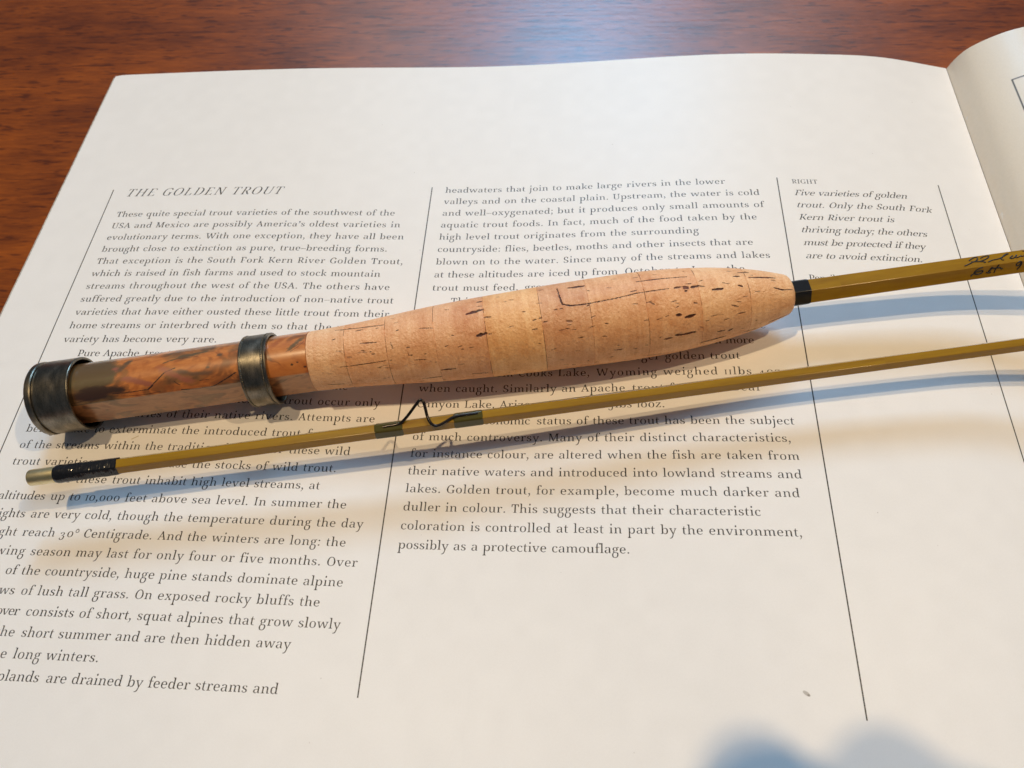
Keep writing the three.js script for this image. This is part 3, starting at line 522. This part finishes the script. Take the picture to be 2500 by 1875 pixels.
// ---------------------------------------------------------------- the photographer's phone and hands, behind the lens: they shade the lower right of the page
function flesh(bones, lo, hi, cell, k = 6) {   // smooth union of tapered limbs, in mm
  const half = Math.max(hi[0] - lo[0], hi[1] - lo[1], hi[2] - lo[2]) / 2, c = [0, 1, 2].map((i) => (lo[i] + hi[i]) / 2), res = Math.min(110, Math.ceil(2 * half / cell));
  const mc = new MarchingCubes(res, new THREE.MeshStandardMaterial(), false, false, 120000); mc.isolation = 0;
  for (let z = 0; z < res; z++) for (let y = 0; y < res; y++) for (let x = 0; x < res; x++) {
    const p = [c[0] + (x - res / 2) / (res / 2) * half, c[1] + (y - res / 2) / (res / 2) * half, c[2] + (z - res / 2) / (res / 2) * half]; let d = 1e3;
    for (const [a, ra, b, rb] of bones) {
      const ab = [b[0] - a[0], b[1] - a[1], b[2] - a[2]], ap = [p[0] - a[0], p[1] - a[1], p[2] - a[2]], t = clamp((ap[0] * ab[0] + ap[1] * ab[1] + ap[2] * ab[2]) / (ab[0] ** 2 + ab[1] ** 2 + ab[2] ** 2));
      const e = Math.hypot(ap[0] - ab[0] * t, ap[1] - ab[1] * t, ap[2] - ab[2] * t) - mix(ra, rb, t), h = clamp(0.5 + 0.5 * (e - d) / k); d = mix(e, d, h) - k * h * (1 - h);
    }
    mc.field[x + y * res + z * res * res] = -d;
  }
  mc.update();
  const g = new THREE.BufferGeometry(), n = mc.count, P = mc.positionArray.slice(0, n * 3), N = mc.normalArray.slice(0, n * 3);
  for (let i = 0; i < n * 3; i++) P[i] = (P[i] * half + c[i % 3]) / 1000;
  g.setAttribute('position', new THREE.BufferAttribute(P, 3)); g.setAttribute('normal', new THREE.BufferAttribute(N, 3));
  return g;
}
const chain = (...j) => j.slice(1).map((q, i) => [j[i].slice(0, 3), j[i][3], q.slice(0, 3), q[3]]);
{
  const ph = thing('smartphone', 'dark smartphone held level above the open book', 'phone');
  ph.position.copy(camera.position); ph.quaternion.copy(camera.quaternion);
  const b = new RoundedBoxGeometry(0.162, 0.076, 0.008, 4, 0.003); b.translate(0.065, -0.018, 0.0065);
  mesh('case', b, mat({ color: rgb(0.02, 0.02, 0.022), roughness: 0.4 }), ph);
  const sc = new THREE.BoxGeometry(0.154, 0.07, 0.0006); sc.translate(0.065, -0.018, 0.0109);
  mesh('screen', sc, mat({ color: rgb(0.01, 0.01, 0.01), roughness: 0.1 }), ph);
  const lr = new THREE.TorusGeometry(0.005, 0.0008, 10, 32); lr.translate(0, 0, 0.0022);
  mesh('lens_ring', lr, mat({ color: rgb(0.05, 0.05, 0.05), roughness: 0.3, metalness: 0.8 }), ph);
  const pe = thing('person', 'pair of bare hands gripping both ends of the phone', 'person');
  pe.position.copy(camera.position); pe.quaternion.copy(camera.quaternion);
  const L = [...chain([-70, -58, 48, 20], [-56, -16, 28, 17], [-46, 16, 22, 14]), ...chain([-44, 14, 20, 11], [4, 51, 6, 9.5], [22, 40, 3, 8], [27, 27, 4, 7]), ...chain([-50, 10, 22, 11], [-24, 54, 10, 9.5], [-10, 40, 4, 8], [-6, 27, 4, 7]),
    ...chain([-58, -4, 22, 10], [-50, 4, 0, 9], [-26, 2, -4.5, 7]), ...chain([-60, -22, 24, 9], [-50, -22, 0, 8], [-27, -24, -4, 6.5]), ...chain([-52, -26, 30, 12], [-28, -20, 24, 9.5], [-2, -14, 19, 8]), ...chain([-70, -58, 48, 20], [-112, -150, 105, 30])];
  const R = [...chain([200, -58, 48, 20], [186, -16, 28, 17], [176, 16, 22, 14]), ...chain([174, 18, 20, 11], [152, 62, 8, 9.5], [137, 42, 4, 8], [132, 27, 4, 7]), ...chain([182, 4, 22, 10.5], [178, 12, 2, 9], [156, 10, -4.5, 7.5]),
    ...chain([188, -10, 22, 10], [180, -8, 0, 9], [156, -8, -4.5, 7]), ...chain([190, -24, 24, 9], [180, -26, 0, 8], [157, -26, -4, 6.5]), ...chain([182, -26, 30, 12], [158, -20, 24, 9.5], [132, -14, 19, 8]), ...chain([200, -58, 48, 20], [242, -150, 105, 30])];
  mesh('hands', mergeGeometries([flesh(L, [-150, -190, -15], [45, 85, 145], 2.6), flesh(R, [120, -190, -15], [285, 95, 145], 2.6)]), mat({ color: rgb(0.5, 0.3, 0.22), roughness: 0.6 }), pe);
}

renderer.render(scene, camera);
